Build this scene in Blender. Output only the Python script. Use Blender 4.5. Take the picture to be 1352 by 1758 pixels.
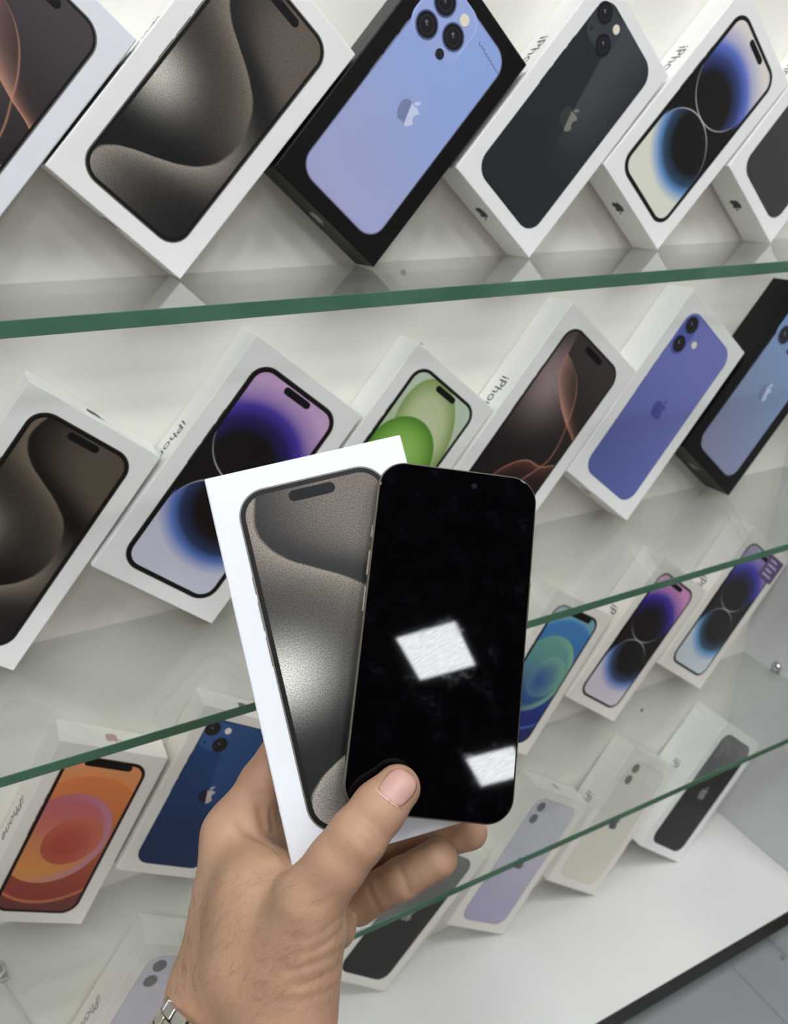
import bpy, bmesh, math, random
import numpy as np
from mathutils import Matrix, Vector

for o in list(bpy.data.objects):
    bpy.data.objects.remove(o)
scene = bpy.context.scene
col = scene.collection

# ------------------------------------------------------------------ camera
EYE = 1.45                                   # camera height above the shop floor
FPX, CX, CY = 1336.7, 676.0, 879.0           # focal length and centre, in 1352x1758 pixels
PITCH, YAW = 0.42104, 0.47124                # looking down, turned to the right of the wall's normal
FWD = Vector((math.sin(YAW)*math.cos(PITCH), math.cos(YAW)*math.cos(PITCH), -math.sin(PITCH)))
RIGHT = Vector((math.cos(YAW), -math.sin(YAW), 0))
UP = RIGHT.cross(FWD)
EYEV = Vector((0, 0, EYE))
cam = bpy.data.cameras.new('camera')
cam.sensor_fit = 'HORIZONTAL'
cam.sensor_width = 36.0
cam.lens = FPX/1352*36
cam.clip_start = 0.01
cam.clip_end = 50
cam.dof.use_dof = True
cam.dof.focus_distance = 0.325
cam.dof.aperture_fstop = 20
camo = bpy.data.objects.new('camera', cam)
col.objects.link(camo)
m = Matrix((RIGHT, UP, -FWD)).transposed().to_4x4()
m.translation = EYEV
camo.matrix_world = m
scene.camera = camo

# ------------------------------------------------------------------ world and exposure
w = bpy.data.worlds.new('world')
scene.world = w
w.use_nodes = True
w.node_tree.nodes['Background'].inputs[0].default_value = (0.9, 0.95, 1, 1)
w.node_tree.nodes['Background'].inputs[1].default_value = 0.05
scene.view_settings.view_transform = 'Standard'
scene.view_settings.look = 'None'
scene.view_settings.gamma = 1
scene.view_settings.use_curve_mapping = False
scene.view_settings.exposure = 0.42
PANEL_POWER = 37.0                           # emission strength of the ceiling panels
CEIL = EYE + 1.40

def px(x, y, d):
    """photo pixel + depth along the view axis -> world point"""
    return EYEV + RIGHT*((x-CX)/FPX*d) + UP*((CY-y)/FPX*d) + FWD*d

# ------------------------------------------------------------------ node expression helper
class X:
    def __init__(s, nb, v): s.nb, s.v = nb, v
    def _b(s, o, op, rev=False):
        a, b = (o, s) if rev else (s, o)
        return s.nb.math(op, a, b)
    def __add__(s, o): return s._b(o, 'ADD')
    def __radd__(s, o): return s._b(o, 'ADD', True)
    def __sub__(s, o): return s._b(o, 'SUBTRACT')
    def __rsub__(s, o): return s._b(o, 'SUBTRACT', True)
    def __mul__(s, o): return s._b(o, 'MULTIPLY')
    def __rmul__(s, o): return s._b(o, 'MULTIPLY', True)
    def __truediv__(s, o): return s._b(o, 'DIVIDE')
    def __rtruediv__(s, o): return s._b(o, 'DIVIDE', True)
    def __neg__(s): return s._b(-1.0, 'MULTIPLY')

class NB:
    def __init__(s, name, rough=0.4, spec=0.5):
        s.mat = bpy.data.materials.new(name)
        s.mat.use_nodes = True
        s.nt = s.mat.node_tree
        s.bsdf = s.nt.nodes['Principled BSDF']
        s.bsdf.inputs['Roughness'].default_value = rough
        s.bsdf.inputs['Specular IOR Level'].default_value = spec
    def n(s, t): return s.nt.nodes.new(t)
    def put(s, sock, v):
        if isinstance(v, X): v = v.v
        if isinstance(v, bpy.types.NodeSocket): s.nt.links.new(v, sock)
        elif isinstance(v, tuple): sock.default_value = (*v, 1.0) if len(v) == 3 and len(sock.default_value) == 4 else v
        else: sock.default_value = v
    def math(s, op, a, b=0.0, c=None, clamp=False):
        nd = s.n('ShaderNodeMath'); nd.operation = op; nd.use_clamp = clamp
        s.put(nd.inputs[0], a); s.put(nd.inputs[1], b)
        if c is not None: s.put(nd.inputs[2], c)
        return X(s, nd.outputs[0])
    def uv(s):
        t = s.n('ShaderNodeTexCoord'); sp = s.n('ShaderNodeSeparateXYZ')
        s.nt.links.new(t.outputs['UV'], sp.inputs[0])
        return X(s, sp.outputs[0]), X(s, sp.outputs[1])
    def obj(s):
        return s.n('ShaderNodeTexCoord').outputs['Object']
    def vec(s, x, y, z=0.0):
        c = s.n('ShaderNodeCombineXYZ')
        s.put(c.inputs[0], x); s.put(c.inputs[1], y); s.put(c.inputs[2], z)
        return c.outputs[0]
    def noise(s, vec, scale, detail=2.0, rough=0.5):
        nd = s.n('ShaderNodeTexNoise')
        s.nt.links.new(vec, nd.inputs['Vector'])
        nd.inputs['Scale'].default_value = scale
        nd.inputs['Detail'].default_value = detail
        nd.inputs['Roughness'].default_value = rough
        return X(s, nd.outputs[0])
    def sqrt(s, a): return s.math('SQRT', a)
    def abs(s, a): return s.math('ABSOLUTE', a)
    def exp(s, a): return s.math('EXPONENT', a)
    def clamp(s, a): return s.math('ADD', a, 0.0, clamp=True)
    def dist(s, x, y, cx, cy, sx=1.0, sy=1.0):
        a = (x-cx)*(1.0/sx); b = (y-cy)*(1.0/sy)
        return s.sqrt(a*a+b*b)
    def sm(s, a, b, v):
        nd = s.n('ShaderNodeMapRange'); nd.interpolation_type = 'SMOOTHSTEP'
        s.put(nd.inputs[0], v); nd.inputs[1].default_value = a; nd.inputs[2].default_value = b
        nd.inputs[3].default_value = 0; nd.inputs[4].default_value = 1
        if a > b:
            nd.inputs[1].default_value = b; nd.inputs[2].default_value = a
            nd.inputs[3].default_value = 1; nd.inputs[4].default_value = 0
        return X(s, nd.outputs[0])
    def gauss(s, d, wd):
        q = d*(1.0/wd)
        return s.exp(-(q*q))
    def mix(s, f, a, b, mode='MIX'):
        nd = s.n('ShaderNodeMix'); nd.data_type = 'RGBA'; nd.blend_type = mode
        s.put(nd.inputs[0], f); s.put(nd.inputs[6], a); s.put(nd.inputs[7], b)
        return nd.outputs[2]
    def scale(s, colr, f):
        return s.mix(1.0, colr, s.rgb(f), 'MULTIPLY')
    def rgb(s, f):
        return s.vec(f, f, f)
    def curve(s, x, pts):
        nd = s.n('ShaderNodeFloatCurve')
        c = nd.mapping.curves[0]
        pts = sorted(pts)
        while len(c.points) < len(pts): c.points.new(0.5, 0.5)
        for p, q in zip(c.points, pts): p.location = q
        nd.mapping.update()
        s.put(nd.inputs['Value'], x)
        return X(s, nd.outputs[0])
    def ramp(s, f, stops):
        nd = s.n('ShaderNodeValToRGB')
        e = nd.color_ramp.elements
        while len(e) < len(stops): e.new(0.5)
        for q, (p, c) in zip(e, stops): q.position = p; q.color = (*c, 1)
        s.put(nd.inputs[0], f)
        return nd.outputs[0]
    def bump(s, h, strength=0.2, dist=0.001):
        nd = s.n('ShaderNodeBump')
        nd.inputs['Strength'].default_value = strength
        nd.inputs['Distance'].default_value = dist
        s.put(nd.inputs['Height'], h)
        s.nt.links.new(nd.outputs[0], s.bsdf.inputs['Normal'])
    def base(s, c): s.put(s.bsdf.inputs['Base Color'], c)

def lin(r, g, b):
    f = lambda c: (c/255/12.92 if c <= 10 else ((c/255+0.055)/1.055)**2.4)
    return (f(r), f(g), f(b))

def plain(name, c, rough=0.4, metal=0.0, spec=0.5, grain=0.0, gscale=60):
    nb = NB(name, rough, spec)
    nb.bsdf.inputs['Metallic'].default_value = metal
    if grain:
        nz = nb.noise(nb.obj(), gscale, 4)
        nb.base(nb.mix(nz, tuple(q*(1-grain) for q in c), tuple(min(1, q*(1+grain)) for q in c)))
    else:
        nb.base(c)
    return nb.mat

# ------------------------------------------------------------------ mesh helpers
def link(name, me, mat=None, parent=None):
    o = bpy.data.objects.new(name, me)
    col.objects.link(o)
    if mat is not None and len(me.materials) == 0: me.materials.append(mat)
    if parent is not None: o.parent = parent
    return o

def tag(o, label=None, cat=None, group=None, kind=None):
    if label: o['label'] = label
    if cat: o['category'] = cat
    if group: o['group'] = group
    if kind: o['kind'] = kind
    return o

def empty(name, mat4):
    o = bpy.data.objects.new(name, None)
    o.empty_display_size = 0.02
    col.objects.link(o)
    o.matrix_world = mat4
    return o

def mesh(name, v, f, smooth=False):
    me = bpy.data.meshes.new(name)
    me.from_pydata(v, [], f)
    if smooth: me.polygons.foreach_set('use_smooth', [True]*len(me.polygons))
    me.update()
    return me

def box_mesh(name, a, b, bevel=0.0, seg=2):
    bm = bmesh.new()
    vs = [bm.verts.new((x, y, z)) for z in (a[2], b[2]) for y in (a[1], b[1]) for x in (a[0], b[0])]
    for q in ((0, 2, 3, 1), (4, 5, 7, 6), (0, 1, 5, 4), (2, 6, 7, 3), (0, 4, 6, 2), (1, 3, 7, 5)):
        bm.faces.new([vs[i] for i in q])
    if bevel: bmesh.ops.bevel(bm, geom=list(bm.edges), offset=bevel, segments=seg, profile=0.5, affect='EDGES')
    bmesh.ops.recalc_face_normals(bm, faces=list(bm.faces))
    me = bpy.data.meshes.new(name)
    bm.to_mesh(me); bm.free()
    return me

def rrect(x0, y0, x1, y1, r, n=10):
    pts = []
    for cx, cy, a0 in ((x1-r, y1-r, 0), (x0+r, y1-r, 90), (x0+r, y0+r, 180), (x1-r, y0+r, 270)):
        for i in range(n+1):
            a = math.radians(a0+90*i/n)
            pts.append((cx+r*math.cos(a), cy+r*math.sin(a)))
    return pts

def prism(name, outline, z0, z1, uvfn=None, bevel=0.0):
    """flat plate with the given outline, front at z1; bevel rounds the front and back rim"""
    if bevel:
        ins = lambda k: [(x, y) for x, y in k]
        cx = sum(p[0] for p in outline)/len(outline); cy = sum(p[1] for p in outline)/len(outline)
        ls = []
        n = len(outline)
        nor = []
        for i in range(n):
            a, b = outline[i-1], outline[(i+1) % n]
            t = Vector((b[0]-a[0], b[1]-a[1])).normalized()
            nor.append((t[1], -t[0]))
        for k in range(7):
            a = math.radians(180*k/6)
            off = -bevel*(1-math.sin(a)); zz = (z0+bevel*(1-math.cos(a)) if k <= 3 else z1-bevel*(1+math.cos(a)))
            ls.append([(p[0]+q[0]*off, p[1]+q[1]*off, zz) for p, q in zip(outline, nor)])
    else:
        n = len(outline)
        ls = [[(x, y, z0) for x, y in outline], [(x, y, z1) for x, y in outline]]
    v = [p for l in ls for p in l]
    f = [tuple(range(n))[::-1], tuple(range((len(ls)-1)*n, len(ls)*n))]
    for l in range(len(ls)-1):
        for i in range(n):
            j = (i+1) % n
            f.append((l*n+i, l*n+j, (l+1)*n+j, (l+1)*n+i))
    me = mesh(name, v, f)
    if uvfn:
        uv = me.uv_layers.new(name='UVMap')
        for lp in me.loops:
            c = me.vertices[lp.vertex_index].co
            uv.data[lp.index].uv = uvfn(c.x, c.y)
    return me

def disc(name, cx, cy, r, z0, z1, n=32):
    o = [(cx+r*math.cos(2*math.pi*i/n), cy+r*math.sin(2*math.pi*i/n)) for i in range(n)]
    return prism(name, o, z0, z1, lambda x, y: ((x-cx)/r*0.5+0.5, (y-cy)/r*0.5+0.5))

# fruit emblem outline
EMB = ("M12.152 6.896c-.948 0-2.415-1.078-3.96-1.04-2.04.027-3.91 1.183-4.961 3.014-2.117 3.675-.546 9.103 1.519 12.09 "
       "1.013 1.454 2.208 3.09 3.792 3.039 1.52-.065 2.09-.987 3.935-.987 1.831 0 2.35.987 3.96.948 1.637-.026 2.676-1.48 3.676-2.948 "
       "1.156-1.688 1.636-3.325 1.662-3.415-.039-.013-3.182-1.221-3.22-4.857-.026-3.04 2.48-4.494 2.597-4.559-1.429-2.09-3.623-2.324-4.39-2.376"
       "-2-.156-3.675 1.09-4.61 1.09z"
       "M15.53 3.83c.843-1.012 1.4-2.427 1.245-3.83-1.207.052-2.662.805-3.532 1.818-.78.896-1.454 2.338-1.273 3.714 1.338.104 2.715-.688 3.559-1.701z")
def emblem_loops(n=6):
    import re
    loops = []
    for sub in EMB.split('M')[1:]:
        head, body = sub.split('c', 1)
        num = lambda s: [float(q) for q in re.findall(r'-?\d*\.\d+|-?\d+', s)]
        p = np.array(num(head))
        vals = num(body.rstrip('z'))
        pts = [p.copy()]
        for i in range(0, len(vals)-5, 6):
            a, b, c = p+vals[i:i+2], p+vals[i+2:i+4], p+vals[i+4:i+6]
            for k in range(1, n+1):
                t = k/n
                pts.append((1-t)**3*p+3*(1-t)**2*t*a+3*(1-t)*t*t*b+t**3*c)
            p = c
        if np.hypot(*(pts[-1]-pts[0])) < 0.05: pts = pts[:-1]
        loops.append([((q[0]-12)/24, (12-q[1])/24) for q in pts])
    return loops
LOOPS = emblem_loops()
def emblem_mesh(size):
    v, f = [], []
    for lp in LOOPS:
        pts = lp if sum(lp[i-1][0]*lp[i][1]-lp[i][0]*lp[i-1][1] for i in range(len(lp))) > 0 else lp[::-1]
        b = len(v); n = len(pts)
        v += [(x*size, y*size, 0) for x, y in pts]+[(x*size, y*size, 0.00012) for x, y in pts]
        f.append(tuple(range(b+n, b+2*n))); f.append(tuple(range(b, b+n))[::-1])
        for i in range(n):
            j = (i+1) % n
            f.append((b+i, b+j, b+n+j, b+n+i))
    me = mesh('emblem', v, f)
    uv = me.uv_layers.new(name='UVMap')
    for l in me.loops:
        c = me.vertices[l.vertex_index].co
        uv.data[l.index].uv = (c.x/size+0.5, c.y/size+0.5)
    return me

_txt = {}
def text_mesh(body, size):
    k = (body, size)
    if k not in _txt:
        c = bpy.data.curves.new('lettering', 'FONT')
        c.body = body; c.size = size; c.align_x = 'CENTER'; c.align_y = 'CENTER'
        c.extrude = 0.00006; c.resolution_u = 4
        o = bpy.data.objects.new('lettering', c)
        col.objects.link(o)
        dg = bpy.context.evaluated_depsgraph_get()
        me = bpy.data.meshes.new_from_object(o.evaluated_get(dg))
        bpy.data.objects.remove(o)
        me.materials.clear()
        _txt[k] = me
    return _txt[k]

# ------------------------------------------------------------------ materials of the place
def wall_mat(name, c, rough=0.45, marks=0.06):
    nb = NB(name, rough, 0.35)
    ob = nb.obj()
    a = nb.noise(ob, 6, 5); b = nb.noise(ob, 400, 2)
    k = nb.clamp(a*1.6-0.3)
    nb.base(nb.mix(k, tuple(q*(1-marks) for q in c), c))
    nb.bump(b, 0.12, 0.0004)
    return nb.mat
M_WALL = wall_mat('white_laminate', lin(233, 229, 219))
M_SIDE = wall_mat('side_laminate', lin(222, 223, 224))
M_BOARD = wall_mat('white_board', lin(236, 235, 230), 0.3, 0.17)
M_BLACKEDGE = plain('black_edging', lin(28, 29, 26), 0.5)
M_PLATE = plain('grey_panel', lin(150, 152, 152), 0.35, grain=0.12, gscale=9)
M_ROOM = plain('room_paint', lin(150, 148, 144), 0.8, grain=0.04)
M_CEIL = plain('ceiling_paint', lin(135, 135, 135), 0.9, grain=0.03)
M_FLOOR = plain('brown_floor', lin(120, 98, 82), 0.5, grain=0.3, gscale=14)
M_CHROME = plain('chrome', (0.62, 0.61, 0.58), 0.18, 1.0)
M_DARKHOLE = plain('dark_hole', (0.03, 0.03, 0.03), 0.7)

def glass_mat():
    mat = bpy.data.materials.new('shelf_glass'); mat.use_nodes = True
    nt = mat.node_tree; nt.nodes.clear()
    out = nt.nodes.new('ShaderNodeOutputMaterial')
    tr = nt.nodes.new('ShaderNodeBsdfTransparent'); tr.inputs[0].default_value = (0.955, 0.967, 0.953, 1)
    gl = nt.nodes.new('ShaderNodeBsdfGlossy'); gl.inputs['Roughness'].default_value = 0.015
    df = nt.nodes.new('ShaderNodeBsdfDiffuse'); df.inputs[0].default_value = (0.8, 0.8, 0.77, 1)
    lw = nt.nodes.new('ShaderNodeLayerWeight'); lw.inputs[0].default_value = 0.5
    pw = nt.nodes.new('ShaderNodeMath'); pw.operation = 'POWER'; pw.inputs[1].default_value = 5.0
    fr = nt.nodes.new('ShaderNodeMath'); fr.operation = 'MULTIPLY_ADD'; fr.inputs[1].default_value = 0.95; fr.inputs[2].default_value = 0.04
    nt.links.new(lw.outputs['Facing'], pw.inputs[0]); nt.links.new(pw.outputs[0], fr.inputs[0])
    m1 = nt.nodes.new('ShaderNodeMixShader'); m2 = nt.nodes.new('ShaderNodeMixShader')
    tc = nt.nodes.new('ShaderNodeTexCoord'); nz = nt.nodes.new('ShaderNodeTexNoise')
    nz.inputs['Scale'].default_value = 14; nz.inputs['Detail'].default_value = 5
    nt.links.new(tc.outputs['Object'], nz.inputs['Vector'])
    mr = nt.nodes.new('ShaderNodeMapRange')
    mr.inputs[1].default_value = 0.3; mr.inputs[2].default_value = 0.8
    mr.inputs[3].default_value = 0.035; mr.inputs[4].default_value = 0.10
    nt.links.new(nz.outputs[0], mr.inputs[0])
    nt.links.new(mr.outputs[0], m1.inputs[0])
    nt.links.new(tr.outputs[0], m1.inputs[1]); nt.links.new(df.outputs[0], m1.inputs[2])
    nt.links.new(fr.outputs[0], m2.inputs[0])
    nt.links.new(m1.outputs[0], m2.inputs[1]); nt.links.new(gl.outputs[0], m2.inputs[2])
    nt.links.new(m2.outputs[0], out.inputs[0])
    return mat
M_GLASS = glass_mat()
def edge_mat():
    nb = NB('green_glass_edge', 0.12, 0.5)
    nz = nb.noise(nb.obj(), 25, 4)
    nb.base(nb.mix(nz, lin(50, 88, 68), lin(88, 126, 102)))
    return nb.mat
M_EDGE = edge_mat()

# ------------------------------------------------------------------ the setting
YW = 0.513                                   # display back panel
XR = 0.735                                   # cabinet side panel
SHELF = [EYE-0.0633, EYE-0.2995, EYE-0.5386]
BOARD = EYE-0.783
X0, X1, YB = -2.3, 2.3, -4.9                 # the shop
def struct(name, a, b, mat):
    return tag(link(name, box_mesh(name, a, b), mat), kind='structure')
struct('floor', (X0, YB, -0.05), (X1, YW+0.1, 0), M_FLOOR)
ceil_o = struct('ceiling', (X0, YB, CEIL), (X1, YW+0.1, CEIL+0.05), M_CEIL)
wb = struct('wall_back', (X0, YW, 0), (X1, YW+0.08, CEIL), M_WALL)
struct('wall_front', (X0, YB-0.08, 0), (X1, YB, CEIL), M_ROOM)
struct('wall_left', (X0-0.08, YB, 0), (X0, YW+0.1, CEIL), M_ROOM)
struct('wall_right', (X1, YB, 0), (X1+0.08, YW+0.1, CEIL), M_ROOM)
side = tag(link('cabinet_side', box_mesh('cabinet_side', (XR, 0.34, 0), (XR+0.018, YW, 2.2)), M_SIDE),
           'white upright side panel closing the display cabinet', 'panel')
# old screw holes in the back panel
for hx, hy in ((1101, 1219), (692, 468)):
    d = (RIGHT*((hx-CX)/FPX)+UP*((CY-hy)/FPX)+FWD); t = YW/d.y
    p = EYEV+d*t
    me = disc('screw_hole', 0, 0, 0.0022, -0.0002, 0.0003, 14)
    o = link('screw_hole', me, M_DARKHOLE, wb)
    o.matrix_world = Matrix.Translation((p.x, YW-0.0001, p.z)) @ Matrix.Rotation(math.radians(90), 4, 'X')

# bottom board with black edging
r = empty('display_board', Matrix.Translation((-0.6, YW, BOARD-0.022)))
tag(r, 'white bottom board of the display with a black front edge', 'shelf')
def rel(root, a, b): 
    o = root.matrix_world.translation
    return (a[0]-o.x, a[1]-o.y, a[2]-o.z), (b[0]-o.x, b[1]-o.y, b[2]-o.z)
link('board', box_mesh('board', *rel(r, (-0.9, 0.3545, BOARD-0.022), (XR-0.0005, YW-0.0005, BOARD))), M_BOARD, r)
link('edge_strip', box_mesh('edge_strip', *rel(r, (-0.9, 0.352, BOARD-0.0225), (XR-0.0005, 0.3545, BOARD+0.0003)), 0.0006), M_BLACKEDGE, r)
# lower grey cabinet top in front of and under the board
ZP = EYE-0.90
r = empty('lower_cabinet', Matrix.Translation((0, YW, 0)))
tag(r, 'grey screwed panels of the lower cabinet under the white board', 'cabinet')
for a, b in ((-0.9, 0.0205), (0.021, 0.3405), (0.341, 0.6615), (0.662, 0.7345)):
    link('panel', box_mesh('panel', *rel(r, (a, 0.06, ZP-0.016), (b, YW-0.03, ZP)), 0.0008), M_PLATE, r)
link('carcass', box_mesh('carcass', *rel(r, (-0.88, 0.09, 0.0), (0.7345, YW-0.04, ZP-0.0165))), M_PLATE, r)
for sx, sy in ((0.726, 0.365), (0.585, 0.325), (0.648, 0.285), (0.40, 0.325)):
    link('screw', disc('screw', sx, sy-YW, 0.0028, ZP-0.0002, ZP+0.0008, 14), M_CHROME, r)

# glass shelves
SHT = [0.0078, 0.0065, 0.0065]
LBL = ['thick green-edged glass shelf carrying the top row of boxes',
       'glass shelf with a green edge directly behind the held phone',
       'lowest glass shelf, its thin green edge above the white board']
for i in range(3):
    yf = [0.3875, 0.3815, 0.3811][i]
    z = SHELF[i]
    r = empty('glass_shelf', Matrix.Translation((-0.9, YW, z-SHT[i])))
    tag(r, LBL[i], 'shelf', 'glass shelves')
    link('pane', box_mesh('pane', *rel(r, (-0.9, yf+0.0008, z-SHT[i]), (XR-0.0005, YW-0.0005, z))), M_GLASS, r)
    link('front_edge', box_mesh('front_edge', *rel(r, (-0.9, yf, z-SHT[i]), (XR-0.0005, yf+0.0008, z)), 0.0003, 1), M_EDGE, r)
    if i == 9: link('rear_edge', box_mesh('rear_edge', *rel(r, (-0.9, YW-0.0012, z-SHT[i]), (XR-0.0005, YW-0.0004, z))), M_EDGE, r)

# shelf clips on the side panel
def shelf_clip(loc, label, axis, size=0.6):
    r = empty('shelf_clip', Matrix.Translation(loc) @ axis @ Matrix.Scale(size, 4))
    tag(r, label, 'clip', 'metal shelf clips')
    n = 20
    prof = [(0.0, 0.010), (0.0045, 0.0095), (0.0075, 0.0075), (0.009, 0.004), (0.0095, 0.0)]
    v = []; f = []
    for z, rr in [(-0.0002, 0.010)]+prof[:-1]:
        v += [(rr*math.cos(2*math.pi*k/n), rr*math.sin(2*math.pi*k/n), z) for k in range(n)]
    v.append((0, 0, prof[-1][0]))
    L = len(prof)
    for l in range(L-1):
        for k in range(n):
            f.append((l*n+k, l*n+(k+1) % n, (l+1)*n+(k+1) % n, (l+1)*n+k))
    for k in range(n): f.append(((L-1)*n+k, (L-1)*n+(k+1) % n, len(v)-1))
    f.append(tuple(range(n))[::-1])
    link('cap', mesh('cap', v, f, True), M_CHROME, r)
    link('jaw', box_mesh('jaw', (-0.009, -0.012, 0.0), (0.009, -0.0085, 0.007), 0.0006), M_CHROME, r)
    return r
shelf_clip((XR-0.0003, 0.466, SHELF[2]+0.0075), 'small chrome clip holding the lowest glass shelf to the side panel',
           Matrix.Rotation(math.radians(-90), 4, 'Y') @ Matrix.Rotation(math.radians(-90), 4, 'Z'))
# wall stud and its thin cord, low on the left
d = (RIGHT*((-8-CX)/FPX)+UP*((CY-1662)/FPX)+FWD); t = YW/d.y; p = EYEV+d*t
shelf_clip((p.x, YW-0.0003, p.z), 'round chrome stud on the back panel above a white cord', Matrix.Rotation(math.radians(90), 4, 'X'), 0.8)
def tube(name, pts, rad, n=8):
    v, f = [], []
    for i, q in enumerate(pts):
        a = Vector(pts[max(0, i-1)]); b = Vector(pts[min(len(pts)-1, i+1)])
        t_ = (b-a).normalized(); u_ = t_.orthogonal().normalized(); w_ = t_.cross(u_)
        rr = rad[i] if isinstance(rad, (list, tuple)) else rad
        v += [tuple(Vector(q)+(u_*math.cos(2*math.pi*k/n)+w_*math.sin(2*math.pi*k/n))*rr) for k in range(n)]
    for i in range(len(pts)-1):
        for k in range(n): f.append((i*n+k, i*n+(k+1) % n, (i+1)*n+(k+1) % n, (i+1)*n+k))
    f.append(tuple(range(n))[::-1]); f.append(tuple(range((len(pts)-1)*n, len(pts)*n)))
    return mesh(name, v, f, True)
q0 = Vector((p.x, YW-0.002, p.z-0.009))
tag(link('cord', tube('cord', [q0, q0+Vector((0.006, -0.001, -0.03)), q0+Vector((0.013, -0.001, -0.07)), (q0.x+0.022, YW-0.002, BOARD+0.0012)], 0.0011),
         plain('white_cord', lin(215, 212, 200), 0.5)), 'thin white cord hanging from the chrome stud', 'cord')

# ceiling light panels; row over the display added to boost overhead light
def light_mat():
    nb = NB('light_panel')
    nb.bsdf.inputs['Emission Color'].default_value = (0.925, 0.965, 1.0, 1)
    nb.bsdf.inputs['Emission Strength'].default_value = PANEL_POWER
    return nb.mat
M_LIGHT = light_mat()
M_FRAME = plain('light_frame', (0.7, 0.7, 0.7), 0.5)
k = 0
LAMPS = [(x, -0.48, 'over the display') for x in (-0.88, -0.275, 0.33, 0.935)]+[(x, y, 'behind') for x in (-0.275, 0.935) for y in (-2.02, -3.08)]
for x, y, where in LAMPS:
    if True:
        r = empty('ceiling_light', Matrix.Translation((x, y, CEIL)))
        if where == 'over the display': tag(r, 'added white ceiling light panel in the row right above the display', 'ceiling light', 'added panels above the display')
        elif x < 0: tag(r, 'white ceiling light panel mirrored in the black phone screen', 'ceiling light', 'panels mirrored in the phone')
        else: tag(r, 'white ceiling light panel out in the shop, unmirrored', 'ceiling light', 'panels out in the shop')
        link('diffuser', box_mesh('diffuser', (-0.116, -0.158, -0.010), (0.116, 0.158, -0.0005)), M_LIGHT, r)
        bm = bmesh.new()
        for a, b in (((-0.129, -0.171), (-0.1165, 0.171)), ((0.1165, -0.171), (0.129, 0.171)), ((-0.1165, -0.171), (0.1165, -0.1585)), ((-0.1165, 0.1585), (0.1165, 0.171))):
            mm = box_mesh('t', (*a, -0.012), (*b, -0.0002)); bm.from_mesh(mm)
        fm = bpy.data.meshes.new('frame'); bm.to_mesh(fm); bm.free()
        link('frame', fm, M_FRAME, r)

# ------------------------------------------------------------------ printed pictures
AS = 1.9                                     # face height / width
def paper(name, c):
    nb = NB(name, 0.38, 0.45 if c[0] > 0.1 else 0.22)
    nz = nb.noise(nb.obj(), 35, 5); fi = nb.noise(nb.obj(), 900, 2)
    nb.base(nb.mix(nb.clamp(nz*1.5-0.25), tuple(q*0.955 for q in c), c))
    nb.bump(fi, 0.05, 0.0002)
    return nb.mat
M_WHITE = paper('white_card', lin(240, 239, 236))
M_COOL = paper('cool_white_card', lin(232, 233, 238))
M_CREAM = paper('aged_white_card', lin(235, 229, 220))
M_BLACK = paper('black_card', lin(17, 16, 16))
M_BEZEL = plain('bezel_print', lin(24, 22, 21), 0.45, spec=0.2)
M_RIM_G = plain('grey_rim_print', lin(120, 116, 110), 0.35)
M_RIM_D = plain('dark_rim_print', lin(58, 52, 50), 0.35)
M_RIM_R = plain('red_rim_print', lin(90, 40, 30), 0.35)
M_INK = plain('grey_ink', lin(50, 50, 52), 0.5)
M_INKL = plain('pale_ink', lin(150, 150, 152), 0.5)
M_INKR = plain('rose_ink', lin(176, 120, 118), 0.4)
M_ISLAND = plain('island_print', lin(24, 23, 25), 0.45, spec=0.15)

def grain_of(nb, x, y, sc=300, amt=0.9):
    g = nb.noise(nb.vec(x, y*AS), sc, 1)
    return 1.0-amt*0.5+amt*(g-0.5)*2.2+amt*0.5

def mat_titanium(name, tone=(1.0, 1.0, 1.0), gain=1.0):
    nb = NB(name, 0.42, 0.28)
    x, y = nb.uv()
    pts = [(0.0, .17), (.106, .153), (.149, .156), (.187, .207), (.218, .291), (.263, .469), (.296, .582), (.348, .694), (.406, .754), (.491, .772),
           (.562, .738), (.611, .687), (.648, .61), (.674, .54), (.712, .412), (.753, .288), (.796, .217), (.834, .189), (.888, .2), (1.0, .3)]
    xe = nb.curve(y, pts)
    d = x-xe
    T = lambda r, g, b: tuple(c*gain*t for c, t in zip(lin(r, g, b), tone))
    # right of / below the ridge
    up = nb.mix(nb.sm(0.03, 0.48, d+(y-0.75)*0.5), T(34, 33, 33), T(112, 101, 91))
    lowf = nb.exp(nb.math('MAXIMUM', d, 0.0)*-6.5)
    low = nb.mix(lowf, T(30, 28, 28), T(168, 158, 147))
    outc = nb.mix(nb.sm(0.30, 0.62, y), low, up)
    # left of / above the ridge
    blob = nb.exp(-1.0*(nb.dist(x, y, 0.14, 0.46, 0.20, 0.085)*1.0)*nb.dist(x, y, 0.14, 0.46, 0.20, 0.085))
    rim = nb.exp(nb.math('MINIMUM', d, 0.0)*6.0)*nb.sm(0.36, 0.72, y)
    inn = nb.mix(nb.sm(0.3, 0.46, y), T(26, 25, 25), T(58, 54, 50))
    inn = nb.mix(nb.clamp(rim*0.95), inn, T(150, 138, 124))
    inn = nb.mix(nb.clamp(blob*1.0), inn, T(224, 219, 208))
    c = nb.mix(nb.sm(-0.012, 0.012, d), inn, outc)
    g = nb.noise(nb.vec(x, y*AS), 165, 3, 0.8)
    c = nb.mix(1.0, c, nb.rgb(nb.math('MAXIMUM', 0.92+(g-0.5)*4.2, 0.25)), 'MULTIPLY')
    nb.base(c)
    return nb.mat

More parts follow.
